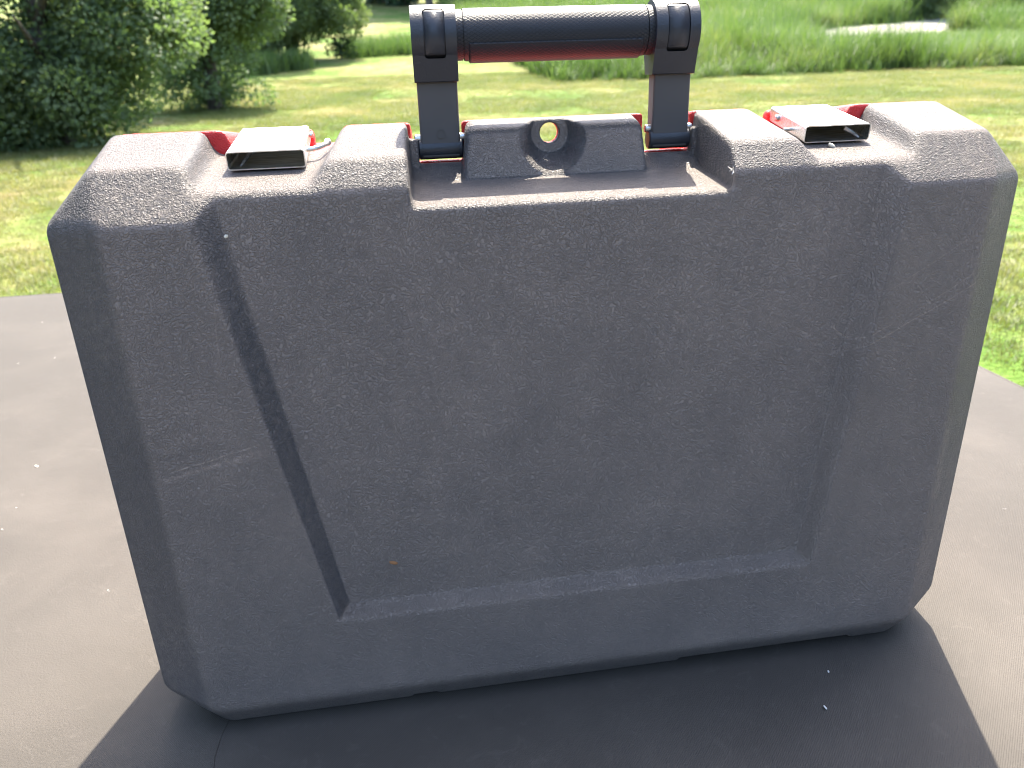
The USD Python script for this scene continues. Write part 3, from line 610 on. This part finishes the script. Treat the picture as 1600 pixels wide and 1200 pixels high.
def scatter(name, label, protos, mat, P, S, seed, kind='stuff'):
    rng = np.random.default_rng(seed); pi = UsdGeom.PointInstancer.Define(stage, '/World/' + name)
    for i, pm in enumerate(protos): 
        usdkit.mesh(stage, f'/World/{name}/clump' + (f'_{i:03d}' if i else ''), pm, mat, smooth=False)
        pi.GetPrototypesRel().AddTarget(f'/World/{name}/clump' + (f'_{i:03d}' if i else ''))
    n = len(P); a = rng.uniform(0, 2 * np.pi, n)
    pi.CreatePositionsAttr(Vt.Vec3fArray.FromNumpy(P.astype(np.float32))); pi.CreateProtoIndicesAttr(Vt.IntArray.FromNumpy(rng.integers(0, len(protos), n).astype(np.int32)))
    pi.CreateScalesAttr(Vt.Vec3fArray.FromNumpy(np.broadcast_to(np.asarray(S, float).reshape(n, -1), (n, 3)).astype(np.float32)))
    pi.CreateOrientationsAttr(Vt.QuathArray([Gf.Quath(float(math.cos(t / 2)), 0, 0, float(math.sin(t / 2))) for t in a]))
    return tag(pi, label, None, None, kind)
def blades(n, h, w, spread, lean, seed, segs=3):
    rng = np.random.default_rng(seed); V, Fc = [], []
    for k in range(n):
        a, r = rng.uniform(0, 6.283), spread * math.sqrt(rng.uniform()); b = rng.uniform(0, 6.283); hh = h * rng.uniform(.55, 1.1); ln = lean * rng.uniform(.2, 1.4)
        base = np.array([r * math.cos(a), r * math.sin(a), -.01]); dirx = np.array([math.cos(b), math.sin(b), 0]); side = np.array([-math.sin(b), math.cos(b), 0]); o = len(V)
        for s in range(segs + 1):
            t = s / segs; c = base + dirx * hh * ln * t * t + np.array([0, 0, hh * (t - .25 * ln * t * t)]); ww = w * (1 - t ** 2) * .5 + .0002
            V += [c - side * ww, c + side * ww]
        for s in range(segs):
            q0 = o + 2 * s; Fc += [(q0, q0 + 1, q0 + 3), (q0, q0 + 3, q0 + 2)]
    return (np.array(V), np.array(Fc))
rng = np.random.default_rng(77)
# mown lawn: short blades, denser near the table
def lawn_pts(n, x0, x1, y0, y1):
    x, y = rng.uniform(x0, x1, n), rng.uniform(y0, y1, n); return np.stack([x, y, ground_z(x, y)], 1)
P = np.vstack([lawn_pts(26000, -7, 6, .2, 7), lawn_pts(52000, -11, 14, 7, 20)])
P = P[~((P[:, 0] > TX0) & (P[:, 0] < TX1) & (P[:, 1] < TY1 - .1))]
S = rng.uniform(.55, 1.2, len(P)) * np.where(P[:, 1] > 7, 1.25, 1.0)
dryness = meshkit.fbm(P * .55, 3, 3)
S = S * np.where(dryness > .6, .55, 1)
scatter('mown_grass', 'short blades of the mown lawn', [blades(26, .05, .0045, .09, .7, k, 2) for k in range(4)], M_BLADE, P, S, 5)
# tall grass and reeds on the right
def tall_field():
    x = rng.uniform(-1.0, 34, 30000); y = rng.uniform(15.5, 46, 30000)
    edge = 17.2 + .12 * np.abs(x - 8) * 0 + .5 * np.sin(x * .7) * .4 - .0 * x
    pl = on_ground(852, 121); slope_left = y > pl[1] + (pl[0] - x) * .0
    keep = (y > edge - .8 * rng.uniform(size=len(x)) ** 2) & (x > pl[0] + (y - pl[1]) * -.02)
    p1, p2, p3 = PATH
    return np.stack([x, y, ground_z(x, y)], 1)[keep]
# the pale path crossing the slope
PATH = [on_ground(1245, 62), on_ground(1440, 36), on_ground(1600, 10)]
def path_strip():
    ctr = np.array([on_ground(px, py) for px, py in [(1245, 62), (1300, 55), (1360, 50), (1440, 44), (1520, 33), (1600, 22), (1700, 8)]])
    V = []
    for i, c in enumerate(ctr):
        w = [.3, 1.4, 1.8, 1.8, 1.7, 1.7, 1.7][i]
        for s in (-1, -.5, 0, .5, 1):
            y = c[1] + s * w; V.append((c[0], y, float(ground_z(c[0], y)) + .03))
    Fc = []
    for i in range(len(ctr) - 1):
        for j in range(4):
            a = i * 5 + j; Fc += [(a, a + 5, a + 6, a + 1)]
    return ctr, (np.array(V), np.array(Fc))
ctr, pm = path_strip()
tag(obj('path', pm, M_GRAVEL, smooth=True), 'pale gravel path crossing the grassy slope at upper right', None, None, 'structure')
P = tall_field()
cy = np.interp(P[:, 0], ctr[:, 0], ctr[:, 1]); wy = np.interp(P[:, 0], ctr[:, 0], [.3, 1.4, 1.8, 1.8, 1.7, 1.7, 1.7])
on_path = (P[:, 0] > ctr[0, 0] - .2) & (np.abs(P[:, 1] - cy) < wy + .1)
infront = (P[:, 0] > ctr[0, 0]) & (P[:, 1] < cy) & (P[:, 1] > cy - 6)
P = P[~on_path]; infront = infront[~on_path]; cy = cy[~on_path]
h = (.35 + 1.25 * meshkit.fbm(P * .45, 3, 9)) * rng.uniform(.5, 1.25, len(P)) * np.clip((P[:, 1] - 16.2) / 1.6, .3, 1); dd = np.hypot(P[:, 0] - CAM[0], P[:, 1] - CAM[1]); hs = np.maximum(CAM[2] + .026 * dd - P[:, 2], .12) / .95 * (.65 + .6 * rng.uniform(size=len(P)))
h = np.where((P[:, 0] > ctr[0, 0] - 1) & (P[:, 0] < ctr[3, 0] - .5) & (P[:, 1] < cy) | (P[:, 0] > ctr[4, 0] + .3) & (P[:, 1] < cy), np.minimum(h, hs), h)
scatter('tall_grass', 'tall bright green grass and reeds bordering the lawn at right', [blades(22, .95, .016, .24, (.3, .5, .75, 1.0, .4, .6)[k], 30 + k, 4) for k in range(6)], M_REED, P, np.stack([h * .5 + .5, h * .5 + .5, h], 1), 6)
# rough grass at the left far edge
pt = []
for px in range(395, 480, 3):
    for k in range(4):
        p = on_ground(px + rng.uniform(-2, 2), 117 - (px - 395) * .12 + rng.uniform(-6, 2)); pt.append(p)
for px in range(540, 660, 3):
    for k in range(5):
        pt.append(on_ground(px + rng.uniform(-2, 2), 92 - (px - 540) * .06 + rng.uniform(-14, 0)))
pt = np.array(pt)
scatter('rough_grass', 'unmown pale grass along the far left edge of the lawn', [blades(30, .5, .016, .25, .4, 50 + k, 3) for k in range(3)], M_REED, pt, rng.uniform(.7, 1.3, len(pt)), 8)
